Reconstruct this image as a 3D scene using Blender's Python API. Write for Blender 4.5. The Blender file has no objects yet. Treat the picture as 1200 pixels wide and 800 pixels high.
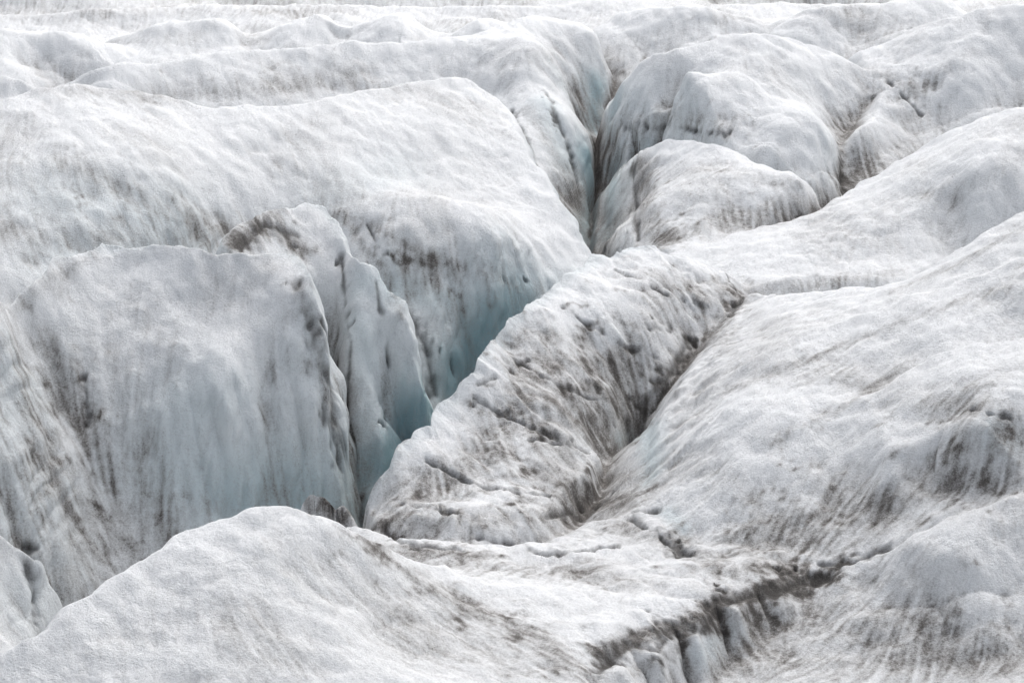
import bpy, math, numpy as np, time
T0=time.time()
rng=np.random.RandomState(7)
F=2823.0; PITCH=math.radians(17.0); H=14.0
cp,sp=math.cos(PITCH),math.sin(PITCH)
def ray(u,v):
    a=(u-600)/F; b=(400-v)/F
    return np.array([a, cp+b*sp, -sp+b*cp])
def P(u,v,z):
    d=ray(u,v); t=(z-H)/d[2]
    return (d[0]*t, d[1]*t, z)

# ---------------- noise ----------------
_perm=rng.permutation(4096)
_perm=np.concatenate([_perm,_perm]).astype(np.int32)
_ang=rng.rand(4096)*2*np.pi
_gx=np.cos(_ang).astype(np.float32); _gy=np.sin(_ang).astype(np.float32)
def noise2(x,y,seed=0):
    x=x+seed*17.31; y=y+seed*9.77
    xi=np.floor(x).astype(np.int32); yi=np.floor(y).astype(np.int32)
    xf=(x-xi).astype(np.float32); yf=(y-yi).astype(np.float32)
    def g(ix,iy,dx,dy):
        h=_perm[(_perm[(ix&4095)]+iy)&4095]
        return _gx[h]*dx+_gy[h]*dy
    u=xf*xf*xf*(xf*(xf*6-15)+10); v=yf*yf*yf*(yf*(yf*6-15)+10)
    a=g(xi,yi,xf,yf); b=g(xi+1,yi,xf-1,yf); c=g(xi,yi+1,xf,yf-1); d=g(xi+1,yi+1,xf-1,yf-1)
    return (a+(b-a)*u+((c+(d-c)*u)-(a+(b-a)*u))*v)*1.5
def fbm(x,y,octv=4,seed=0,gain=.5):
    s=0;a=1
    for o in range(octv):
        s=s+a*noise2(x*2**o,y*2**o,seed+o*3); a*=gain
    return s
def sst(a,b,x):
    t=np.clip((x-a)/(b-a),0,1); return t*t*(3-2*t)
def warp(x,y):
    wx=.12*fbm(x/1.9,y/1.9,3,1)+.06*noise2(x/.42,y/.42,31)
    wy=.12*fbm(x/1.9,y/1.9,3,2)+.06*noise2(x/.42,y/.42,37)
    return x+wx,y+wy
def lumps(x,y):
    return .11*fbm(x/3.1,y/3.1,3,11)+.07*np.abs(fbm(x/1.3,y/1.3,3,13))

# ---------------- ice masses ----------------
M=[]
def mass(name,label,cat,w,poly,inner,r=.12,saw=0.):
    pts=[P(p[0],p[1],p[2]) for p in poly]
    ks=np.array([p[3] if len(p)>3 else 1.5 for p in poly])
    ip=[P(*q) for q in inner]
    allp=np.array(pts+ip)
    ax,ay=allp[:,0].astype(np.float32),allp[:,1].astype(np.float32)
    wx,wy=warp(ax,ay); Z=allp[:,2]-lumps(ax,ay)
    X=np.stack([wx,wy],1).astype(float); n=len(Z)
    poly2=X[:len(pts)].copy()
    c=0.5
    D=np.sqrt(((X[:,None]-X[None])**2).sum(-1)+c*c)
    A=np.zeros((n+3,n+3)); A[:n,:n]=D+np.eye(n)*-0.03
    A[:n,n]=1;A[:n,n+1:]=X; A[n,:n]=1; A[n+1:,:n]=X.T
    b=np.zeros(n+3); b[:n]=Z
    co=np.linalg.solve(A,b)
    M.append(dict(name=name,label=label,cat=cat,w=w,poly=poly2,k=ks,X=X,co=co,c=c,r=r,saw=saw))

def eval_mass(m,x,y):
    poly=m['poly']; n=len(poly)
    inside=np.zeros(x.shape,bool); best=np.full(x.shape,1e9,np.float32); kk=np.zeros(x.shape,np.float32)
    bx=np.zeros(x.shape,np.float32); by=np.zeros(x.shape,np.float32)
    for i in range(n):
        x0,y0=poly[i]; x1,y1=poly[(i+1)%n]; k0=m['k'][i]; k1=m['k'][(i+1)%n]
        ex,ey=x1-x0,y1-y0; L=ex*ex+ey*ey+1e-9
        t=np.clip(((x-x0)*ex+(y-y0)*ey)/L,0,1)
        qx=x0+t*ex; qy=y0+t*ey
        d=(x-qx)**2+(y-qy)**2
        mk=d<best
        best=np.where(mk,d,best); kk=np.where(mk,k0+(k1-k0)*t,kk)
        bx=np.where(mk,qx,bx); by=np.where(mk,qy,by)
        cr=((y0>y)!=(y1>y))&(x<(x1-x0)*(y-y0)/((y1-y0) if abs(y1-y0)>1e-9 else 1e-9)+x0)
        inside^=cr
    d=np.sqrt(best)
    sx=np.where(inside,x,bx+ (x-bx)*0.1); sy=np.where(inside,y,by+(y-by)*0.1)
    z=np.full(x.shape,m['co'][len(m['X'])],np.float32)+m['co'][-2]*sx+m['co'][-1]*sy
    for (px,py),cc in zip(m['X'],m['co']):
        z+=cc*np.sqrt((sx-px)**2+(sy-py)**2+m['c']**2)
    dd=np.where(inside,0,d)
    z=z-kk*dd*dd/(dd+m['w'])
    if m['saw']>0:
        ph=(x*.80+y*.60)/.75+.9*fbm(x/2.0,y/2.0,3,121)
        s=ph-np.floor(ph)
        am=sst(-.3,.5,fbm(x/1.2,y/1.2,2,127))
        ph2=(x*.80+y*.60)/.25+.9*fbm(x/.8,y/.8,2,131); s2=ph2-np.floor(ph2)
        z=z+m['saw']*am*(np.where(s<.8,s/.8,(1-s)/.2)-.5)+m['saw']*.12*(np.where(s2<.75,s2/.75,(1-s2)/.25)-.5)
        q=fbm(x/1.7,y/1.7,2,141); z=z+m['saw']*2.2*np.abs(q)*.8
    return z

def base_h(x,y):
    z=np.interp(y,[0,25,34,56,70,78,90,130,900],[-4.6,-4.6,-5.2,-5.6,-5.0,-1.5,.3,1.0,3])
    fill=np.interp(y,[57,62,67,75],[-6,-3.2,-1.2,-.6])+.7*sst(4.5,6.5,x)
    z=np.where(np.abs(x-2.6)>1.6,np.maximum(z,fill-2.0*np.clip(2.6-np.abs(x-2.6),0,1)),z)
    Q=[P(870,335,-1.7),P(830,390,-2.1),P(790,438,-2.8),P(755,485,-4.4)]
    for a,b in zip(Q[:-1],Q[1:]):
        ex,ey=b[0]-a[0],b[1]-a[1]; t=np.clip(((x-a[0])*ex+(y-a[1])*ey)/(ex*ex+ey*ey),0,1)
        d=np.sqrt((x-a[0]-t*ex)**2+(y-a[1]-t*ey)**2)
        z=np.maximum(z,a[2]+(b[2]-a[2])*t-.4*d-2.5*np.clip(d-.8,0,None))
    far=np.clip((y-72)/14,0,1)
    r=1-np.sqrt(fbm(x/24+.3*y/9,y/7.5,2,9)**2+.02)*2.0
    return z+far*(r*1.0-.6)
def smax(a,b,r):
    h=np.clip(r-np.abs(a-b),0,None)/r
    return np.maximum(a,b)+h*h*r*.25

def height(x,y):
    x=np.asarray(x,np.float32); y=np.asarray(y,np.float32)
    shp=x.shape; x=x.ravel(); y=y.ravel()
    X,Y=warp(x,y)
    z=base_h(X,Y).astype(np.float32); idx=np.full(x.shape,-1,np.int16)
    for i,m in enumerate(M):
        lo=m['poly'].min(0)-5; hi=m['poly'].max(0)+5
        s=np.nonzero((X>lo[0])&(X<hi[0])&(Y>lo[1])&(Y<hi[1]))[0]
        if len(s)==0: continue
        zz=eval_mass(m,X[s],Y[s])
        idx[s]=np.where(zz>z[s],i,idx[s])
        z[s]=smax(z[s],zz,m['r'])
    z=z+lumps(x,y)
    return z.reshape(shp),idx.reshape(shp)

mass("ice_mound","smooth grey-white ice mound speckled with fine grit","ice mound",.6,
 [(-160,860,-2.4,1.5),(-100,800,-1.9,3),(0,770,-1.6,3),(60,735,-1.3,3),(150,670,-.9,3),(220,622,-.6,3),(300,594,-.4,3),(370,605,-.7,2.5),(430,632,-1.3,1.5),(520,665,-2.2,.8),(600,700,-2.75,.5),(640,760,-3.05,.5),(640,900,-3.2,.6),(300,900,-2.6,.5),(-160,940,-2.9,.5)],
 [(300,700,-1.25),(150,760,-1.6),(450,740,-2.25)])
mass("ice_ledge","dirty striated ice ledge with a dark broken edge above a gully","ice ledge",.25,
 [(380,615,-3.4,1),(480,634,-3.15,1),(560,640,-3.15,1),(640,640,-3.15,1),(700,614,-3.2,1),(745,604,-3.0,1),(800,645,-3.0,1),(880,650,-2.9,1),(960,662,-3.0,1),(990,675,-3.3,1),(965,684,-3.2,1.5),(930,676,-3.0,2),(905,698,-3.1,2.5),(884,686,-2.95,2),(862,716,-3.1,3),(838,700,-2.95,2),(815,745,-3.2,3),(785,725,-3.0,2.2),(770,768,-3.2,3),(735,748,-3.0,2.2),(722,792,-3.2,2.5),(680,795,-3.1,2),(680,880,-3.2,2),(400,880,-3.2,1),(420,700,-3.2,1)],
 [(700,700,-2.95),(600,680,-3.1),(820,675,-2.9)],r=.6,saw=.06)
mass("ice_lump","small clean white ice lump at the foot of an ice wall","ice lump",.3,
 [(-120,640,-2.2,3),(0,628,-2.4,3),(20,631,-2.5,3),(36,665,-3.1,3),(42,730,-4.0,3),(30,800,-4.4,2),(-120,800,-4.2,2)],[(0,700,-3.3)])
mass("ice_fin","tall pale ice slab with a sharp crest and dirt-streaked face","ice slab",.06,
 [(-140,420,.4,5),(0,352,.7,5),(60,308,.9,5),(120,287,1,5),(180,287,1,5),(240,294,.95,5),(300,298,.9,5),(347,303,.75,5),(366,350,.2,6),(383,440,-1.3,6),(394,540,-3.0,6),(396,610,-4.2,4),(330,640,-4.5,2),(200,690,-4.8,2),(50,740,-5,2),(-140,760,-5,2)],
 [(150,450,-1.25),(270,450,-1.2),(40,450,-1.1),(150,570,-3.1),(330,500,-2.2),(340,380,-.3),(150,350,.1),(260,350,.1)])
mass("ice_fin","narrow jagged ice fin with a brown dirty top and fluted wall","ice slab",.08,
 [(262,285,.8,4),(285,262,1.05,4),(325,246,1.15,4),(358,241,1.1,4),(380,247,.95,5),(397,268,.7,5),(406,294,.35,5),(422,308,.25,5),(440,316,.1,5),(452,342,-.35,5),(470,358,-.65,5),(478,398,-1.25,5),(494,440,-1.95,5),(498,490,-3.0,5),(468,535,-3.8,4),(430,590,-4.2,4),(400,600,-4.5,3),(380,500,-3.3,3),(340,380,-1.0,3),(285,320,.2,3)],
 [(425,420,-1.55),(380,320,-.1),(450,480,-2.6),(350,290,.4),(400,400,-1.3)],saw=.06)
mass("ice_dome","broad white ice dome with fluted walls dropping into a blue crevasse","ice dome",.3,
 [(-140,120,2.6,1),(0,118,2.6,1),(100,100,2.7,1),(170,110,2.4,1),(250,128,2.0,1),(340,125,1.9,1),(420,108,1.9,1),(480,98,1.9,1),(545,92,1.8,1.5),(580,115,1.3,2.5),(610,165,.65,3),(640,215,-.1,3),(670,265,-.9,4),(692,300,-1.5,4),(660,325,-1.75,5),(622,347,-2.0,5),(604,395,-2.85,4),(575,440,-3.6,4),(540,480,-4.2,3),(500,530,-4.7,3),(440,540,-4.8,3),(380,450,-3.6,2),(300,400,-2.5,2),(100,400,-1.5,2),(-140,430,-1.5,2)],
 [(0,200,1.6),(0,340,-.3),(200,220,1.0),(400,180,1.0),(350,235,.25),(440,262,-.12),(500,285,-.5),(500,220,.2),(560,303,-.88),(600,250,-.3),(520,400,-2.55),(500,150,1.2),(100,180,1.8),(300,160,1.5),(480,440,-3.2),(470,350,-1.65),(575,370,-2.15),(550,185,.5),(530,125,1.4),(590,205,.1),(640,300,-1.25),(640,262,-.75),(550,240,-.15),(600,328,-1.5),(530,340,-1.55),(440,300,-.75)],r=.3)
mass("ice_ridge","streaked ice ridge ending in a dark fluted crevasse wall","ice ridge",.2,
 [(-140,95,1.0,1),(20,93,1.2,1),(130,78,1.6,1),(260,60,1.7,1),(400,50,1.7,1),(500,48,1.6,1),(560,40,1.6,1),(640,20,1.8,1),(680,28,1.6,2),(705,55,1.0,5),(713,85,.2,5),(703,130,-.7,5),(690,190,-2,6),(687,250,-2.3,6),(688,290,-2.8,5),(660,285,-2.2,2),(620,200,-.8,2),(585,130,.1,2),(540,110,.3,1),(400,120,.3,1),(200,130,.4,1),(50,125,.5,1),(-140,130,.5,1)],
 [(600,80,1.1),(660,130,.2),(660,200,-1.1),(640,60,1.4),(400,80,1.1)])
mass("ice_hump","low rounded white ice hump","ice hump",1.5,[(-140,45,1.6,.6),(0,34,1.7,.6),(70,36,1.6,.6),(120,48,1.2,.8),(120,68,.6,.8),(60,85,.5,1),(-140,95,.7,1)],[(0,60,1.2)],r=.3)
mass("ice_hump","low rounded white ice hump","ice hump",1.2,[(140,44,1.1,.8),(180,30,1.5,.5),(260,24,1.6,.5),(330,34,1.3,.6),(300,55,.8,.6),(180,75,.7,.8),(130,60,.8,.8)],[(240,40,1.25)],r=.5)
mass("ice_hump","low rounded white ice hump","ice hump",1.2,[(330,34,1.2,.6),(380,22,1.6,.5),(470,18,1.7,.5),(560,24,1.5,.6),(520,42,1.0,.6),(400,50,.9,.6)],[(450,32,1.4)],r=.5)
mass("ice_hump","low rounded white ice hump","ice hump",1.2,[(690,40,.8,1),(720,18,1.5,.8),(800,8,1.9,.8),(870,20,1.6,.8),(860,40,1.2,.8),(760,70,.5,.8)],[],r=.3)
mass("ice_hump","low rounded white ice hump","ice hump",1.2,[(900,30,1.3,.8),(960,10,2.0,.8),(1080,-5,2.3,.8),(1060,35,1.5,.8),(1000,55,1.0,.8)],[],r=.3)
mass("ice_dome","large pale ice dome with a dark cracked overhang beneath","ice dome",.25,
 [(703,290,-2.8,4),(703,230,-2.2,5),(706,180,-1.2,5),(716,120,0,4),(737,90,.9,2.5),(780,62,1.7,1.5),(840,45,2.0,1.5),(900,40,2.1,1.5),(960,55,1.6,1.5),(1035,95,.7,1.2),(1060,125,.0,1),(1025,160,-.6,1.2),(1000,180,-.9,2),(985,225,-1.5,2.5),(940,212,-.9,2),(870,172,-.2,1.5),(850,150,.2,2.5),(790,132,.2,4),(740,150,-.3,4),(728,200,-1.2,3)],
 [(800,90,1.3),(930,120,.7),(970,160,.0),(905,165,.05),(760,110,.65),(860,110,.95)],r=.25)
mass("ice_block","rounded ice block with a dark grimy cap and blue side","ice block",.15,
 [(702,300,-2.7,4),(702,262,-2.2,5),(711,222,-1.6,5),(727,195,-1.0,4),(745,181,-.5,4),(800,164,.1,4),(850,173,.1,4),(940,211,-.4,4),(985,236,-1.1,3),(960,250,-1.4,2),(870,275,-1.3,2),(800,292,-1.4,2),(755,297,-1.8,2.5)],
 [(800,220,-.5),(755,240,-1.0),(880,230,-.6)])
mass("ice_slope","long pale ice slope with faint grey melt lines","ice slope",.3,
 [(780,300,-1.5,1.5),(870,272,-1.1,2),(960,247,-.9,2),(1010,213,-.5,2.5),(1090,166,.6,2.5),(1200,126,1.7,2.5),(1340,95,2.2,2),(1340,260,.4,1),(1200,275,-.6,1),(1110,300,-1.1,1),(1060,325,-1.3,1),(960,320,-1.3,1),(870,340,-1.6,1)],
 [(1050,260,-.5),(1150,200,.7),(1120,255,-.4)],r=.3)
mass("ice_slope","distant white ice slope marked by brown dirt lines","ice slope",.4,
 [(1010,150,.0,1.5),(1040,105,.6,1.5),(1010,60,1.3,2),(1080,30,2.0,2),(1200,5,2.7,2),(1340,-10,2.7,2),(1340,120,.8,1),(1200,125,.2,1),(1100,150,-.3,1),(1030,190,-.9,1)],[(1130,80,1.2)],r=.4)
mass("ice_ridge","grey dirt-streaked ice ridge beside a deep crevasse","ice ridge",.06,
 [(430,592,-3.3,7),(450,560,-2.8,7),(470,530,-2.35,7),(497,505,-2.15,7),(520,480,-1.9,7),(542,452,-1.6,7),(562,432,-1.35,7),(577,400,-1.05,7),(606,374,-.9,7),(640,345,-.75,7),(670,323,-.65,7),(700,303,-.6,7),(730,294,-.55,6),(760,290,-.5,5),(810,308,-.9,3),(860,328,-1.35,1.5),(860,370,-1.7,1.5),(820,405,-2.2,1.5),(775,450,-2.6,2.5),(728,488,-3.1,4),(712,555,-3.7,4),(640,592,-3.1,1),(560,612,-3.05,.8),(450,614,-3.3,1.2)],
 [(620,450,-1.85),(700,380,-1.3),(620,520,-2.5),(780,350,-1.2),(540,540,-2.65),(705,455,-2.3),(650,400,-1.35),(745,400,-1.75),(690,520,-3.0),(600,430,-1.6),(660,480,-2.2),(560,500,-2.3),(500,560,-2.8)],r=.3,saw=.09)
mass("ice_slope","wide white ice slope with grey grit streaks and a brown foot","ice slope",.5,
 [(885,345,-1.4,1.2),(850,400,-1.6,1.3),(812,440,-1.85,1.8),(778,488,-2.3,3.5),(770,545,-2.8,4),(800,605,-2.95,2.5),(820,642,-3.1,1.2),(900,652,-3.0,1.2),(1000,655,-2.7,1.2),(1060,622,-2.2,1.5),(1130,592,-1.7,2),(1200,577,-1.5,2),(1340,560,-1.2,2),(1340,225,2.0,3),(1200,248,1.5,3),(1130,290,.75,3),(1050,332,-.1,2.5),(960,342,-.8,1.5),(920,345,-1.1,1)],
 [(1000,420,-.7),(1100,390,.0),(1200,330,.75),(1000,520,-1.45),(900,480,-1.2),(860,560,-2.1),(1190,400,-.05),(835,500,-1.7),(900,400,-.95),(1090,450,-.65),(940,590,-2.25)],r=.3)
mass("ice_fold","low smooth fold of white ice lying across a wide slope","ice fold",.3,
 [(845,455,-1.6,.8),(885,418,-.97,1.5),(960,386,-.5,2),(1050,356,.1,2.5),(1130,330,.55,2.5),(1215,300,1.1,2.5),(1215,330,.8,.6),(1130,362,.22,.6),(1040,402,-.35,.6),(960,450,-.98,.6),(890,510,-1.6,.6)],[(960,415,-.7),(1060,375,-.02)],r=.3)
mass("ice_bulge","rounded grey ice bulge with a steep broken front","ice bulge",.3,
 [(1020,470,-.85,1),(1080,425,-.27,2),(1180,400,.25,2),(1340,380,.75,2),(1340,545,-.8,2),(1215,555,-1.15,2),(1180,525,-.85,2),(1150,490,-.4,2),(1110,500,-.75,1.5),(1060,520,-1.1,1.2)],[(1140,450,-.12),(1220,480,-.3)],r=.3)
mass("ice_mound","rounded clean white ice mound beside a muddy channel","ice mound",.4,
 [(985,690,-3.1,1.5),(1010,667,-2.8,1.5),(1060,634,-2.15,2),(1120,607,-1.75,2),(1200,580,-1.4,2),(1340,560,-1.2,2),(1340,720,-2.6,1),(1200,700,-2.7,1),(1100,715,-2.95,1),(1020,722,-3.2,1)],[(1120,660,-2.2)],r=.3)
mass("ice_shelf","flat muddy grey ice shelf with wet streaks","ice shelf",.5,
 [(880,740,-3.65,.7),(950,703,-3.35,.7),(1020,712,-3.25,1),(1100,712,-3.2,1),(1340,700,-2.9,1),(1340,900,-3.4,1),(820,900,-3.9,.7),(838,795,-3.9,.7)],[(1050,770,-3.5)],r=.5)
mass("ice_lump","small brown dirt-covered ice lump standing on the ridge foot","ice lump",.2,
 [(358,594,-3.0,3),(366,584,-2.85,3),(380,582,-2.8,3),(394,588,-2.9,3),(403,600,-3.15,3),(398,622,-3.5,3),(362,622,-3.5,3)],[])

# ---------------- world-space survey map (cartesian) ----------------
CS=.04; x0,x1,y0,y1=-25,25,25,108
gx=np.arange(x0,x1,CS,dtype=np.float32); gy=np.arange(y0,y1,CS,dtype=np.float32)
GX,GY=np.meshgrid(gx,gy)
Z,_=height(GX,GY); NY,NX=Z.shape
print("map",Z.shape,time.time()-T0)
def blur(a,s):
    r=max(1,int(round(s/CS)))
    for _ in range(2):
        for ax in (0,1):
            n=a.shape[ax]
            pad=[(0,0),(0,0)]; pad[ax]=(r+1,r)
            c=np.cumsum(np.pad(a,pad,mode='edge').astype(np.float64),axis=ax)
            a=((np.take(c,np.arange(2*r+1,2*r+1+n),axis=ax)-np.take(c,np.arange(0,n),axis=ax))/(2*r+1)).astype(np.float32)
    return a
def samp(a,x,y):
    fx=np.clip((x-x0)/CS,0,NX-1.001); fy=np.clip((y-y0)/CS,0,NY-1.001)
    i=fx.astype(np.int32); j=fy.astype(np.int32); fx=fx-i; fy=fy-j
    return (a[j,i]*(1-fx)+a[j,i+1]*fx)*(1-fy)+(a[j+1,i]*(1-fx)+a[j+1,i+1]*fx)*fy
Zs=blur(Z,.25); Zb=blur(Z,.9); Zc=blur(Z,2.4)
gyy,gxx=np.gradient(blur(Z,.4),CS)
gm=np.sqrt(gxx**2+gyy**2)+.02
dx=(gxx/gm).ravel(); dy=(gyy/gm).ravel()
slope=np.sqrt(gxx**2+gyy**2)
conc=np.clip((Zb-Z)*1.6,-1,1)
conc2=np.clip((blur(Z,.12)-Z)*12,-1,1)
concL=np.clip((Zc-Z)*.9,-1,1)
def lic_of(N1,n,step):
    acc=N1.copy(); cnt=1; flat=N1.ravel()
    for sgn in (1,-1):
        px=np.tile(np.arange(NX,dtype=np.float32),(NY,1)); py=np.repeat(np.arange(NY,dtype=np.float32)[:,None],NX,1)
        ii=(py.astype(np.int32)*NX+px.astype(np.int32))
        for s in range(n):
            px+=sgn*step*dx[ii]; py+=sgn*step*dy[ii]
            np.clip(px,0,NX-1,out=px); np.clip(py,0,NY-1,out=py)
            ii=(py.astype(np.int32)*NX+px.astype(np.int32))
            acc+=flat[ii]; cnt+=1
    a=acc/cnt; return a/a.std()
LF=lic_of((noise2(GX/.085,GY/.085,51)+.5*noise2(GX/.17,GY/.17,53)).astype(np.float32),6,1.5)
LM=lic_of((noise2(GX/.22,GY/.22,57)+.7*noise2(GX/.5,GY/.5,59)).astype(np.float32),8,2.4)
print("lic",time.time()-T0)

# ---------------- surface mesh grid, denser on walls ----------------
NC,NR=1250,1600
az=np.linspace(math.radians(-16),math.radians(16),NC)
ca=az[::5]
rr=np.linspace(26,100,1300)
cx=np.sin(ca)[:,None]*rr; cy=np.cos(ca)[:,None]*rr
cz=samp(Zs,cx,cy)
dr=rr[1]-rr[0]
dz=np.abs(np.gradient(cz,axis=1))
wgt=(dr*(H+1)/rr + dz*1.1)/rr
kern=np.hanning(11);kern/=kern.sum()
wgt=np.apply_along_axis(lambda a:np.convolve(np.pad(a,5,mode='edge'),kern,'valid'),0,wgt)
kern=np.hanning(9);kern/=kern.sum()
wgt=np.apply_along_axis(lambda a:np.convolve(np.pad(a,4,mode='edge'),kern,'valid'),1,wgt)
cum=np.cumsum(wgt,axis=1); cum-=cum[:,:1]; cum/=cum[:,-1:]
tt=np.linspace(0,1,NR)
Rc=np.array([np.interp(tt,c,rr) for c in cum])
Rm=np.empty((NC,NR))
for j in range(NR): Rm[:,j]=np.interp(az,ca,Rc[:,j])
ext=np.array([101.5,104,108,114,124,140,170,230,340,600,1200])
Rm=np.concatenate([Rm,np.tile(ext,(NC,1))],1); NR=Rm.shape[1]
VX=(np.sin(az)[:,None]*Rm).astype(np.float32); VY=(np.cos(az)[:,None]*Rm).astype(np.float32)
VZ,IDX=height(VX,VY)
print("mesh h",time.time()-T0)
lf=samp(LF,VX,VY); lm=samp(LM,VX,VY)
slp=samp(slope,VX,VY); cn=samp(conc,VX,VY); cn2=samp(conc2,VX,VY); cnL=samp(concL,VX,VY)
farfade=np.clip((104-VY)/8,0,1)
lf*=farfade; lm*=farfade; cn*=farfade; cn2*=farfade; cnL*=farfade
crease=np.exp(-(lm/.22)**2)
wall=sst(.9,2.2,slp)
fine=fbm(VX/.4,VY/.4,4,71,.65)
rough=np.abs(fbm(VX/.9,VY/.9,4,75,.6))
VZ=VZ+lf*.001+lm*.004*wall+fine*.012+rough*.028-crease*(.012*wall)
def normals(x,y,z):
    p=np.stack([x,y,z],-1).astype(np.float64)
    a=np.gradient(p,axis=0); b=np.gradient(p,axis=1)
    n=np.cross(a,b); n*=-1 if np.median(n[...,2])<0 else 1
    n/=np.linalg.norm(n,axis=-1,keepdims=True)+1e-12
    return n
N=normals(VX,VY,VZ)
sgx=samp(gxx,VX,VY); sgy=samp(gyy,VX,VY); sl_=np.sqrt(sgx**2+sgy**2)+.05
HX,HY=-sgx/sl_,-sgy/sl_
rgh=(np.abs(noise2((VX+VY*.3)/.6,VZ/2.6,81))*.20+np.abs(noise2((VX-VY*.3)/.27,VZ/1.1,82))*.11+noise2((VX-VY*.3)/.2,VZ/.3,83)*.02)*wall
VX=VX+HX*rgh; VY=VY+HY*rgh

# ---------------- surveyed dirt bands and cracks ----------------
ZM=Z
def hit(u,v):
    d=ray(u,v); t=np.arange(24,108,.04)
    xx=d[0]*t; yy=d[1]*t; zz=H+d[2]*t
    h=samp(ZM,xx.astype(np.float32),yy.astype(np.float32))
    w=np.nonzero(h>=zz)[0]
    i=w[0] if len(w) else len(t)-1
    return np.array([xx[i],yy[i],zz[i]])
wob=noise2(VX/.5,VY/.5+VZ*.9,91)*.6+noise2(VX/.16,VY/.16+VZ*2,93)*.45
def stroke(pts,wm,ragged=1.0):
    out=np.zeros(VX.shape,np.float32)
    pp=[]
    for (ua,va),(ub,vb) in zip(pts[:-1],pts[1:]):
        n=max(1,int(math.hypot(ub-ua,vb-va)/18))
        for i in range(n): pp.append((ua+(ub-ua)*i/n,va+(vb-va)*i/n))
    pp.append(pts[-1])
    q=[hit(*p) for p in pp]
    for a,b in zip(q[:-1],q[1:]):
        if np.linalg.norm(a-b)>3.2: continue
        lo=np.minimum(a,b)-wm*2.5; hi=np.maximum(a,b)+wm*2.5
        s=np.nonzero((VX>lo[0])&(VX<hi[0])&(VY>lo[1])&(VY<hi[1])&(VZ>lo[2])&(VZ<hi[2]))
        if len(s[0])==0: continue
        p=np.stack([VX[s],VY[s],VZ[s]],-1)
        e=b-a; t=np.clip(((p-a)@e)/(e@e+1e-9),0,1)
        d=np.linalg.norm(p-a-t[:,None]*e,axis=1)/wm
        d=d*(1+ragged*wob[s]*1.1)
        out[s]=np.maximum(out[s],np.exp(-d*d))
    return out
bandv=np.zeros(VX.shape,np.float32)
bands=[
 ([(10,380),(30,470),(60,560)],.5,.5),([(60,400),(90,480),(110,520)],.4,.45),([(0,640),(100,640),(60,700)],.5,.3),([(20,360),(70,320),(110,300)],.2,.4),
 ([(300,480),(330,580)],.2,.3),([(150,340),(200,420)],.3,.2),([(140,430),(190,560),(180,620)],.5,.2),([(30,560),(120,620)],.6,.2),
 ([(275,285),(320,255),(345,290)],.35,1.0),([(350,330),(370,400),(388,500)],.16,.7),
 ([(80,190),(180,240),(260,270)],.5,.4),([(0,270),(100,280),(240,280)],.45,.35),([(0,200),(60,230)],.6,.2),
 ([(430,262),(500,300),(560,320),(610,340)],.18,.45),([(400,250),(440,310),(470,370)],.15,.5),([(500,330),(560,400)],.3,.25),([(470,300),(485,420)],.10,.7),([(530,310),(545,400)],.10,.7),([(500,300),(510,370)],.07,.6),([(570,320),(575,380)],.08,.6),([(440,290),(450,340)],.08,.6),
 ([(60,105),(200,110),(330,105),(420,85)],.5,.4),([(590,60),(650,60),(700,60)],.8,.25),([(620,130),(650,180),(680,250)],.3,.45),
 ([(735,145),(790,140),(850,150)],.5,.5),([(750,190),(760,260),(780,285)],.45,.65),([(780,280),(860,260),(960,235)],.45,.45),([(850,200),(930,215)],.4,.35),([(760,200),(820,200)],.5,.25),
 ([(1000,150),(1020,200),(990,225)],.4,.45),([(1040,90),(1070,110),(1090,100)],.35,.45),([(860,90),(820,110),(790,125)],.3,.2),
 ([(640,400),(600,480),(560,540),(480,580)],.8,.55),([(700,420),(660,500),(640,560)],.8,.5),([(780,330),(740,420),(700,500)],.6,.45),([(830,350),(850,340)],.5,.5),([(690,330),(760,320)],.4,.2),
 ([(870,350),(830,400),(780,460)],.3,.4),([(860,340),(960,335),(1050,320)],.3,.4),([(860,360),(840,420),(800,480)],.4,.2),
 ([(880,640),(960,610),(1040,600)],.65,.4),([(960,570),(1060,580),(1120,570)],.6,.25),([(1100,470),(1150,480),(1190,500)],.35,.3),([(1090,550),(1150,530)],.5,.15),
 ([(450,610),(560,610),(660,600),(730,590)],.45,.5),([(500,650),(620,670),(740,680)],.5,.4),([(740,620),(840,660),(940,670)],.45,.45),([(440,650),(520,690),(600,740)],.3,.4),([(400,625),(480,650),(560,650)],.3,.45),([(330,640),(420,690),(500,760)],.6,.15),
 ([(700,765),(800,728),(900,688),(975,678)],.22,1.0),([(690,790),(760,790)],.4,.25),([(940,700),(1050,745),(1180,760)],.7,.35),([(900,780),(1050,790),(1200,790)],.8,.3),([(740,790),(800,755),(850,728),(920,700)],.12,.4),
 ([(520,700),(620,740),(680,780)],.45,.35),([(200,720),(350,700),(480,760)],1.2,.1),([(362,590),(380,592),(400,604)],.25,1.3),([(1090,230),(1160,210),(1200,180)],.35,.25),([(1080,100),(1140,60)],.3,.25),
 ([(1000,440),(1100,480),(1180,520)],.5,.25),([(850,460),(950,420),(1080,370),(1180,335)],.18,.35),([(820,540),(900,600),(960,640)],.45,.25),([(900,520),(1000,470),(1060,430)],.15,.35),([(1200,265),(1120,312),(1050,340)],.2,.4),([(130,50),(220,45)],.5,.25),([(720,60),(800,40)],.6,.25),([(850,25),(1000,20)],.6,.25),([(0,20),(200,12),(400,15)],.6,.2)]
for p_,w_,s_ in bands: bandv+=s_*stroke(p_,w_,1.0)
cr=np.zeros(VX.shape,np.float32)
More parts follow.
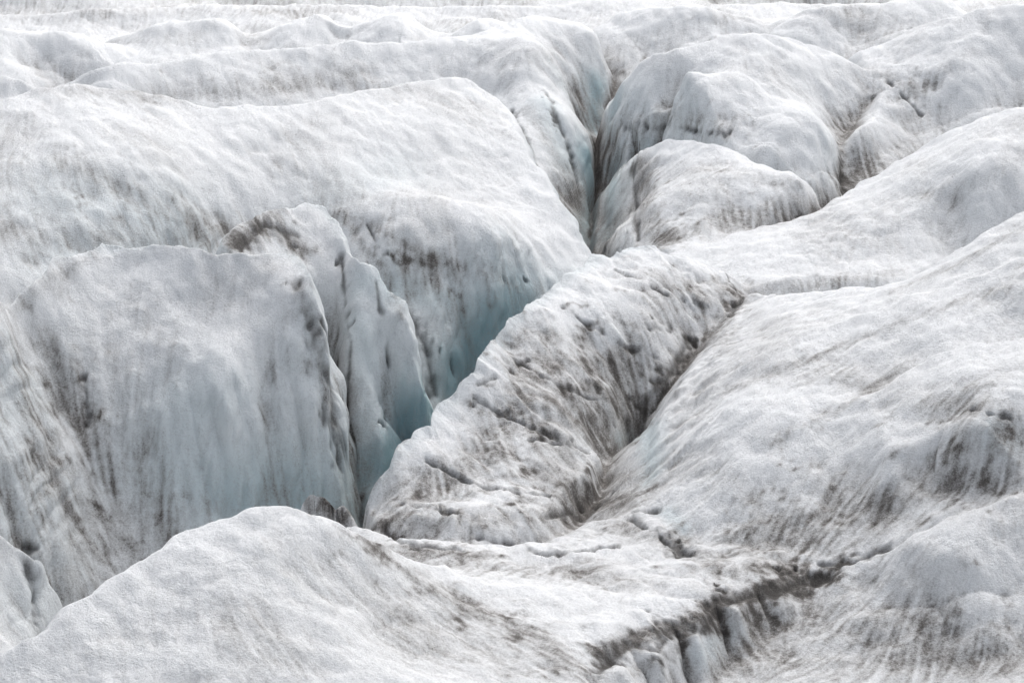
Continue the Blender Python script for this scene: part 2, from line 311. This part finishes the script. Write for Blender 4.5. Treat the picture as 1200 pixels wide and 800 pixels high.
cracks=[([(352,330),(372,395),(388,460),(396,540)],.13),([(100,440),(105,500)],.05),([(318,540),(336,600)],.05),
 ([(30,640),(40,720)],.10),([(480,370),(500,410),(508,460)],.10),([(590,330),(625,342)],.06),([(430,262),(450,300)],.05),([(530,315),(540,330)],.05),
 ([(280,290),(310,262),(345,275)],.10),([(760,385),(785,388)],.07),([(805,400),(790,430),(750,475)],.11),
 ([(620,515),(655,520),(670,515)],.05),([(560,450),(600,435)],.04),([(640,605),(700,595),(735,560)],.06),([(740,608),(790,640),(810,650)],.06),
 ([(400,605),(470,635),(540,645)],.06),([(700,785),(735,752),(770,760),(790,730),(820,738),(845,708),(880,695),(905,695),(935,680),(975,676)],.14),([(960,660),(1000,658),(1040,640)],.07),
 ([(742,190),(748,280)],.08),([(735,150),(800,150),(850,160)],.08),([(985,190),(988,225)],.08),([(1040,95),(1080,135)],.05),([(855,370),(870,350),(850,320)],.05),
 ([(1140,480),(1180,490)],.04),([(740,600),(770,600)],.05),
 ([(600,130),(620,170),(640,220)],.06),([(640,110),(665,170),(680,230)],.06),([(380,480),(392,560)],.07),([(400,300),(412,400),(404,520)],.06),([(440,330),(455,420),(450,500)],.045),([(520,370),(530,440)],.04),([(690,440),(720,500)],.05),
 ([(600,420),(650,450),(700,470)],.045),([(560,470),(620,500),(690,530)],.045),([(660,360),(720,400),(770,420)],.045),([(500,540),(560,570),(640,580)],.045),([(720,315),(780,345),(830,360)],.04),([(560,630),(640,650),(720,640)],.05),([(470,590),(530,600)],.05)]
for pts,w in cracks: cr=np.maximum(cr,stroke(pts,w,1.3))
blue=np.zeros(VX.shape,np.float32)
for pts,w,s in [([(690,190),(690,240),(691,290)],.7,.85),([(700,100),(697,130),(694,180)],.5,.7),([(540,440),(575,380),(600,360)],.9,.75),([(450,560),(500,470)],.7,.75),([(720,200),(712,280)],.6,.6),([(720,120),(712,170)],.5,.45),
  ([(760,170),(745,180),(730,240)],.3,.3),([(220,470),(200,560),(340,560)],1.,.2),([(985,200),(990,230)],.3,.6),([(420,380),(430,520)],.4,.25),
  ([(80,300),(200,260),(60,230)],1.2,.2),([(430,330),(540,360)],.5,.35),([(820,770),(850,740)],.3,.25),([(780,600),(800,620)],.2,.35),([(765,560),(762,510),(725,520)],.35,.5),([(1170,510),(1200,520)],.4,.25),([(470,200),(380,230)],.8,.15),([(640,120),(670,220)],.5,.3)]:
    blue=np.maximum(blue,s*stroke(pts,w,.3))
depth=np.clip((-VZ-2.1)/2.0,0,1)*np.clip((slp-.9)/1.5,0,1)*sst(43,46,VY)  # deep steep walls, where crevasse shade is painted along with blue ice
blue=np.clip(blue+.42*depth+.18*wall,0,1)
# ambient grime plus painted shading: hollows darker, crests lighter
patch=sst(-.15,.75,fbm(VX/3.2,VY/3.2,4,61,.6))
near=sst(75,50,VY)
grime_shade=.06+.05*near+.17*patch+.25*np.clip(cn,0,1)+.28*np.clip(cn2,0,1)-.12*np.clip(-cn,0,1)+.30*np.clip(cnL,0,1)*sst(50,66,VY)+.08*np.clip(cnL,0,1)+.10*sst(72,90,VY)  # last term darkens the far ice to offset its grazing brightness
st=.42*lf+.12*lm*(.3+.7*wall)
D=grime_shade+bandv*.62
D=D*(1+.5*st)+.03*np.clip(st,0,2)+.10*crease*(.3*D+.3*wall*patch)
ws=sst(.6,1.7,lm+.5*lf)*wall*(.05+.75*patch)
D=D+.24*ws*np.clip((76-VY)/10,0.3,1)+.04*near*fbm(VX/.2,VY/.2,3,77,.7)*(.4+D)
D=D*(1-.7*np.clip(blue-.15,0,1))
D=np.clip(D,0,1)
VZ-=cr*.10*np.clip(N[...,2],.2,1); VX-=HX*cr*.08*wall; VY-=HY*cr*.08*wall
N=normals(VX,VY,VZ)
print("folded",(N[...,2]<0).mean(),"paint",time.time()-T0)

# ---------------- material ----------------
mat=bpy.data.materials.new("glacier_ice"); mat.use_nodes=True
nt=mat.node_tree; nd=nt.nodes; lk=nt.links; nd.clear()
out=nd.new('ShaderNodeOutputMaterial'); bs=nd.new('ShaderNodeBsdfPrincipled'); lk.new(bs.outputs[0],out.inputs[0])
geo=nd.new('ShaderNodeNewGeometry')
def attr(n):
    a=nd.new('ShaderNodeAttribute'); a.attribute_name=n; return a.outputs['Fac']
def math_(op,a,b=None,clamp=False,c=None):
    m=nd.new('ShaderNodeMath'); m.operation=op; m.use_clamp=clamp
    for i,v in enumerate([a,b,c]):
        if v is None: continue
        if isinstance(v,(int,float)): m.inputs[i].default_value=v
        else: lk.new(v,m.inputs[i])
    return m.outputs[0]
def noise(scale,detail=4,rough=.6,vec=None):
    n=nd.new('ShaderNodeTexNoise'); n.inputs['Scale'].default_value=scale; n.inputs['Detail'].default_value=detail; n.inputs['Roughness'].default_value=rough
    lk.new(vec or geo.outputs['Position'],n.inputs['Vector']); return n.outputs['Fac']
def mixc(f,a,b):
    m=nd.new('ShaderNodeMix'); m.data_type='RGBA'
    if isinstance(f,(int,float)): m.inputs[0].default_value=f
    else: lk.new(f,m.inputs[0])
    for i,v in ((6,a),(7,b)):
        if isinstance(v,tuple): m.inputs[i].default_value=(*v,1)
        else: lk.new(v,m.inputs[i])
    return m.outputs[2]
dirt_shade,bA,cA,wA=attr('dirt'),attr('blue'),attr('crack'),attr('wall')
n1=noise(8,6,.85); n2=noise(24,3,.85); n3=noise(2.2,5,.6)
mp=nd.new('ShaderNodeMapping'); mp.inputs['Scale'].default_value=(1,1,.12); lk.new(geo.outputs['Position'],mp.inputs[0])
n4=noise(6,6,.8,mp.outputs[0])
c1=math_('SUBTRACT',n1,.5); c2=math_('SUBTRACT',n2,.5); c3=math_('SUBTRACT',n3,.5); c4=math_('MULTIPLY',math_('SUBTRACT',n4,.5),wA)
g=math_('ADD',math_('MULTIPLY',c1,2.2),math_('MULTIPLY',c2,4.8))
g=math_('ADD',g,math_('MULTIPLY',c3,.6))
g=math_('ADD',g,math_('MULTIPLY',c4,4.5))
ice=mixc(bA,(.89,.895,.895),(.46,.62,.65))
ice=mixc(math_('MULTIPLY',math_('SUBTRACT',bA,.5),1.6,True),ice,(.20,.35,.39))  # crevasse shade put into the colour: bluest ice also goes darker
ice=mixc(math_('MULTIPLY',n3,.20),ice,(.60,.66,.69))
ice=mixc(math_('MULTIPLY',math_('ADD',g,.1),.24,True),ice,(.48,.50,.52))
raw=math_('ADD',dirt_shade,math_('MULTIPLY',g,.13))
mr=nd.new('ShaderNodeMapRange'); mr.interpolation_type='SMOOTHSTEP'; lk.new(raw,mr.inputs['Value'])
mr.inputs['From Min'].default_value=-.02; mr.inputs['From Max'].default_value=.85
col=mixc(mr.outputs[0],ice,(.27,.257,.243))
grit=math_('MULTIPLY',math_('SUBTRACT',math_('ADD',dirt_shade,math_('MULTIPLY',g,.38)),.52),1.7,True)
grit=math_('MULTIPLY',grit,math_('ADD',.15,math_('MULTIPLY',dirt_shade,1.15)),True)
col=mixc(grit,col,(.085,.075,.067))
ck=math_('MULTIPLY',cA,math_('ADD',.32,n1),True)
col=mixc(ck,col,(.045,.04,.036))
lk.new(col,bs.inputs['Base Color'])
bs.inputs['Roughness'].default_value=.55
bs.inputs['Specular IOR Level'].default_value=.35
b1=nd.new('ShaderNodeBump'); b1.inputs['Strength'].default_value=1.0; b1.inputs['Distance'].default_value=.045
lk.new(math_('ADD',math_('ADD',n1,math_('MULTIPLY',n2,.7)),math_('MULTIPLY',c4,1.2)),b1.inputs['Height']); lk.new(b1.outputs[0],bs.inputs['Normal'])

# ---------------- split the surface into ice bodies ----------------
vid=np.arange(NC*NR).reshape(NC,NR)
quads=np.stack([vid[:-1,:-1],vid[1:,:-1],vid[1:,1:],vid[:-1,1:]],-1).reshape(-1,4)
own=IDX[:-1,:-1].reshape(-1)
co=np.stack([VX,VY,VZ],-1).reshape(-1,3).astype(np.float32); nn=N.reshape(-1,3).astype(np.float32)
at={'dirt':D.ravel(),'blue':blue.ravel(),'crack':np.clip(cr,0,1).ravel(),'wall':wall.ravel()}  # dirt also holds painted hollow shading, blue also crevasse shade
scene=bpy.context.scene
for k in range(-1,len(M)):
    q=quads[own==k]
    if len(q)<20: print("tiny",k,len(q)); continue
    used=np.unique(q); rem=np.zeros(NC*NR,np.int32); rem[used]=np.arange(len(used)); q=rem[q]
    c=co[used]; org=np.array([c[:,0].mean(),c[:,1].mean(),c[:,2].min()]) if k>=0 else np.zeros(3)
    nm='glacier' if k<0 else M[k]['name']
    me=bpy.data.meshes.new(nm+"_mesh")
    me.vertices.add(len(c)); me.vertices.foreach_set('co',(c-org).astype(np.float32).ravel())
    me.loops.add(len(q)*4); me.loops.foreach_set('vertex_index',q.ravel().astype(np.int32))
    me.polygons.add(len(q)); me.polygons.foreach_set('loop_start',np.arange(0,len(q)*4,4,dtype=np.int32))
    me.polygons.foreach_set('loop_total',np.full(len(q),4,np.int32))
    me.polygons.foreach_set('use_smooth',np.ones(len(q),bool))
    me.update(calc_edges=True)
    for an,av in at.items():
        a=me.attributes.new(an,'FLOAT','POINT'); a.data.foreach_set('value',av[used].astype(np.float32))
    me.normals_split_custom_set_from_vertices(nn[used])
    me.materials.append(mat)
    ob=bpy.data.objects.new(nm,me); ob.location=org; scene.collection.objects.link(ob)
    if k<0:
        ob['kind']='structure'; ob['label']='snow-white glacier surface cut by deep blue crevasses'; ob['category']='glacier'
    else:
        ob['label']=M[k]['label']; ob['category']=M[k]['cat']
        if nm=='ice_hump': ob['group']='rounded ice humps across the glacier'
print("built",time.time()-T0)

# ---------------- light, camera ----------------
w=bpy.data.worlds.new("World"); scene.world=w; w.use_nodes=True
wn=w.node_tree.nodes; wl=w.node_tree.links
bg=wn['Background']; sky=wn.new('ShaderNodeTexSky'); sky.sky_type='NISHITA'; sky.sun_disc=False
EL,AZ=math.radians(52),math.radians(20)
sky.sun_elevation=EL; sky.sun_rotation=AZ; sky.dust_density=4; sky.air_density=1.0
hs=wn.new('ShaderNodeHueSaturation'); hs.inputs['Saturation'].default_value=.35; hs.inputs['Value'].default_value=1.45
wl.new(sky.outputs[0],hs.inputs['Color']); wl.new(hs.outputs[0],bg.inputs[0]); bg.inputs[1].default_value=.15
sl=bpy.data.lights.new("sun",'SUN'); sl.energy=1.1; sl.angle=math.radians(25); sl.color=(1,.975,.95)
so=bpy.data.objects.new("sun",sl); scene.collection.objects.link(so)
from mathutils import Vector
dirv=Vector((math.sin(AZ)*math.cos(EL),math.cos(AZ)*math.cos(EL),math.sin(EL)))
so.rotation_euler=dirv.to_track_quat('Z','Y').to_euler()
cam=bpy.data.cameras.new("camera"); cam.sensor_width=36; cam.lens=F/1200*36; cam.clip_end=3000
co_=bpy.data.objects.new("camera",cam); co_.location=(0,0,H); co_.rotation_euler=(math.pi/2-PITCH,0,0)
scene.collection.objects.link(co_); scene.camera=co_
scene.view_settings.view_transform='Standard'; scene.view_settings.look='None'; scene.view_settings.exposure=0
print("done",time.time()-T0)
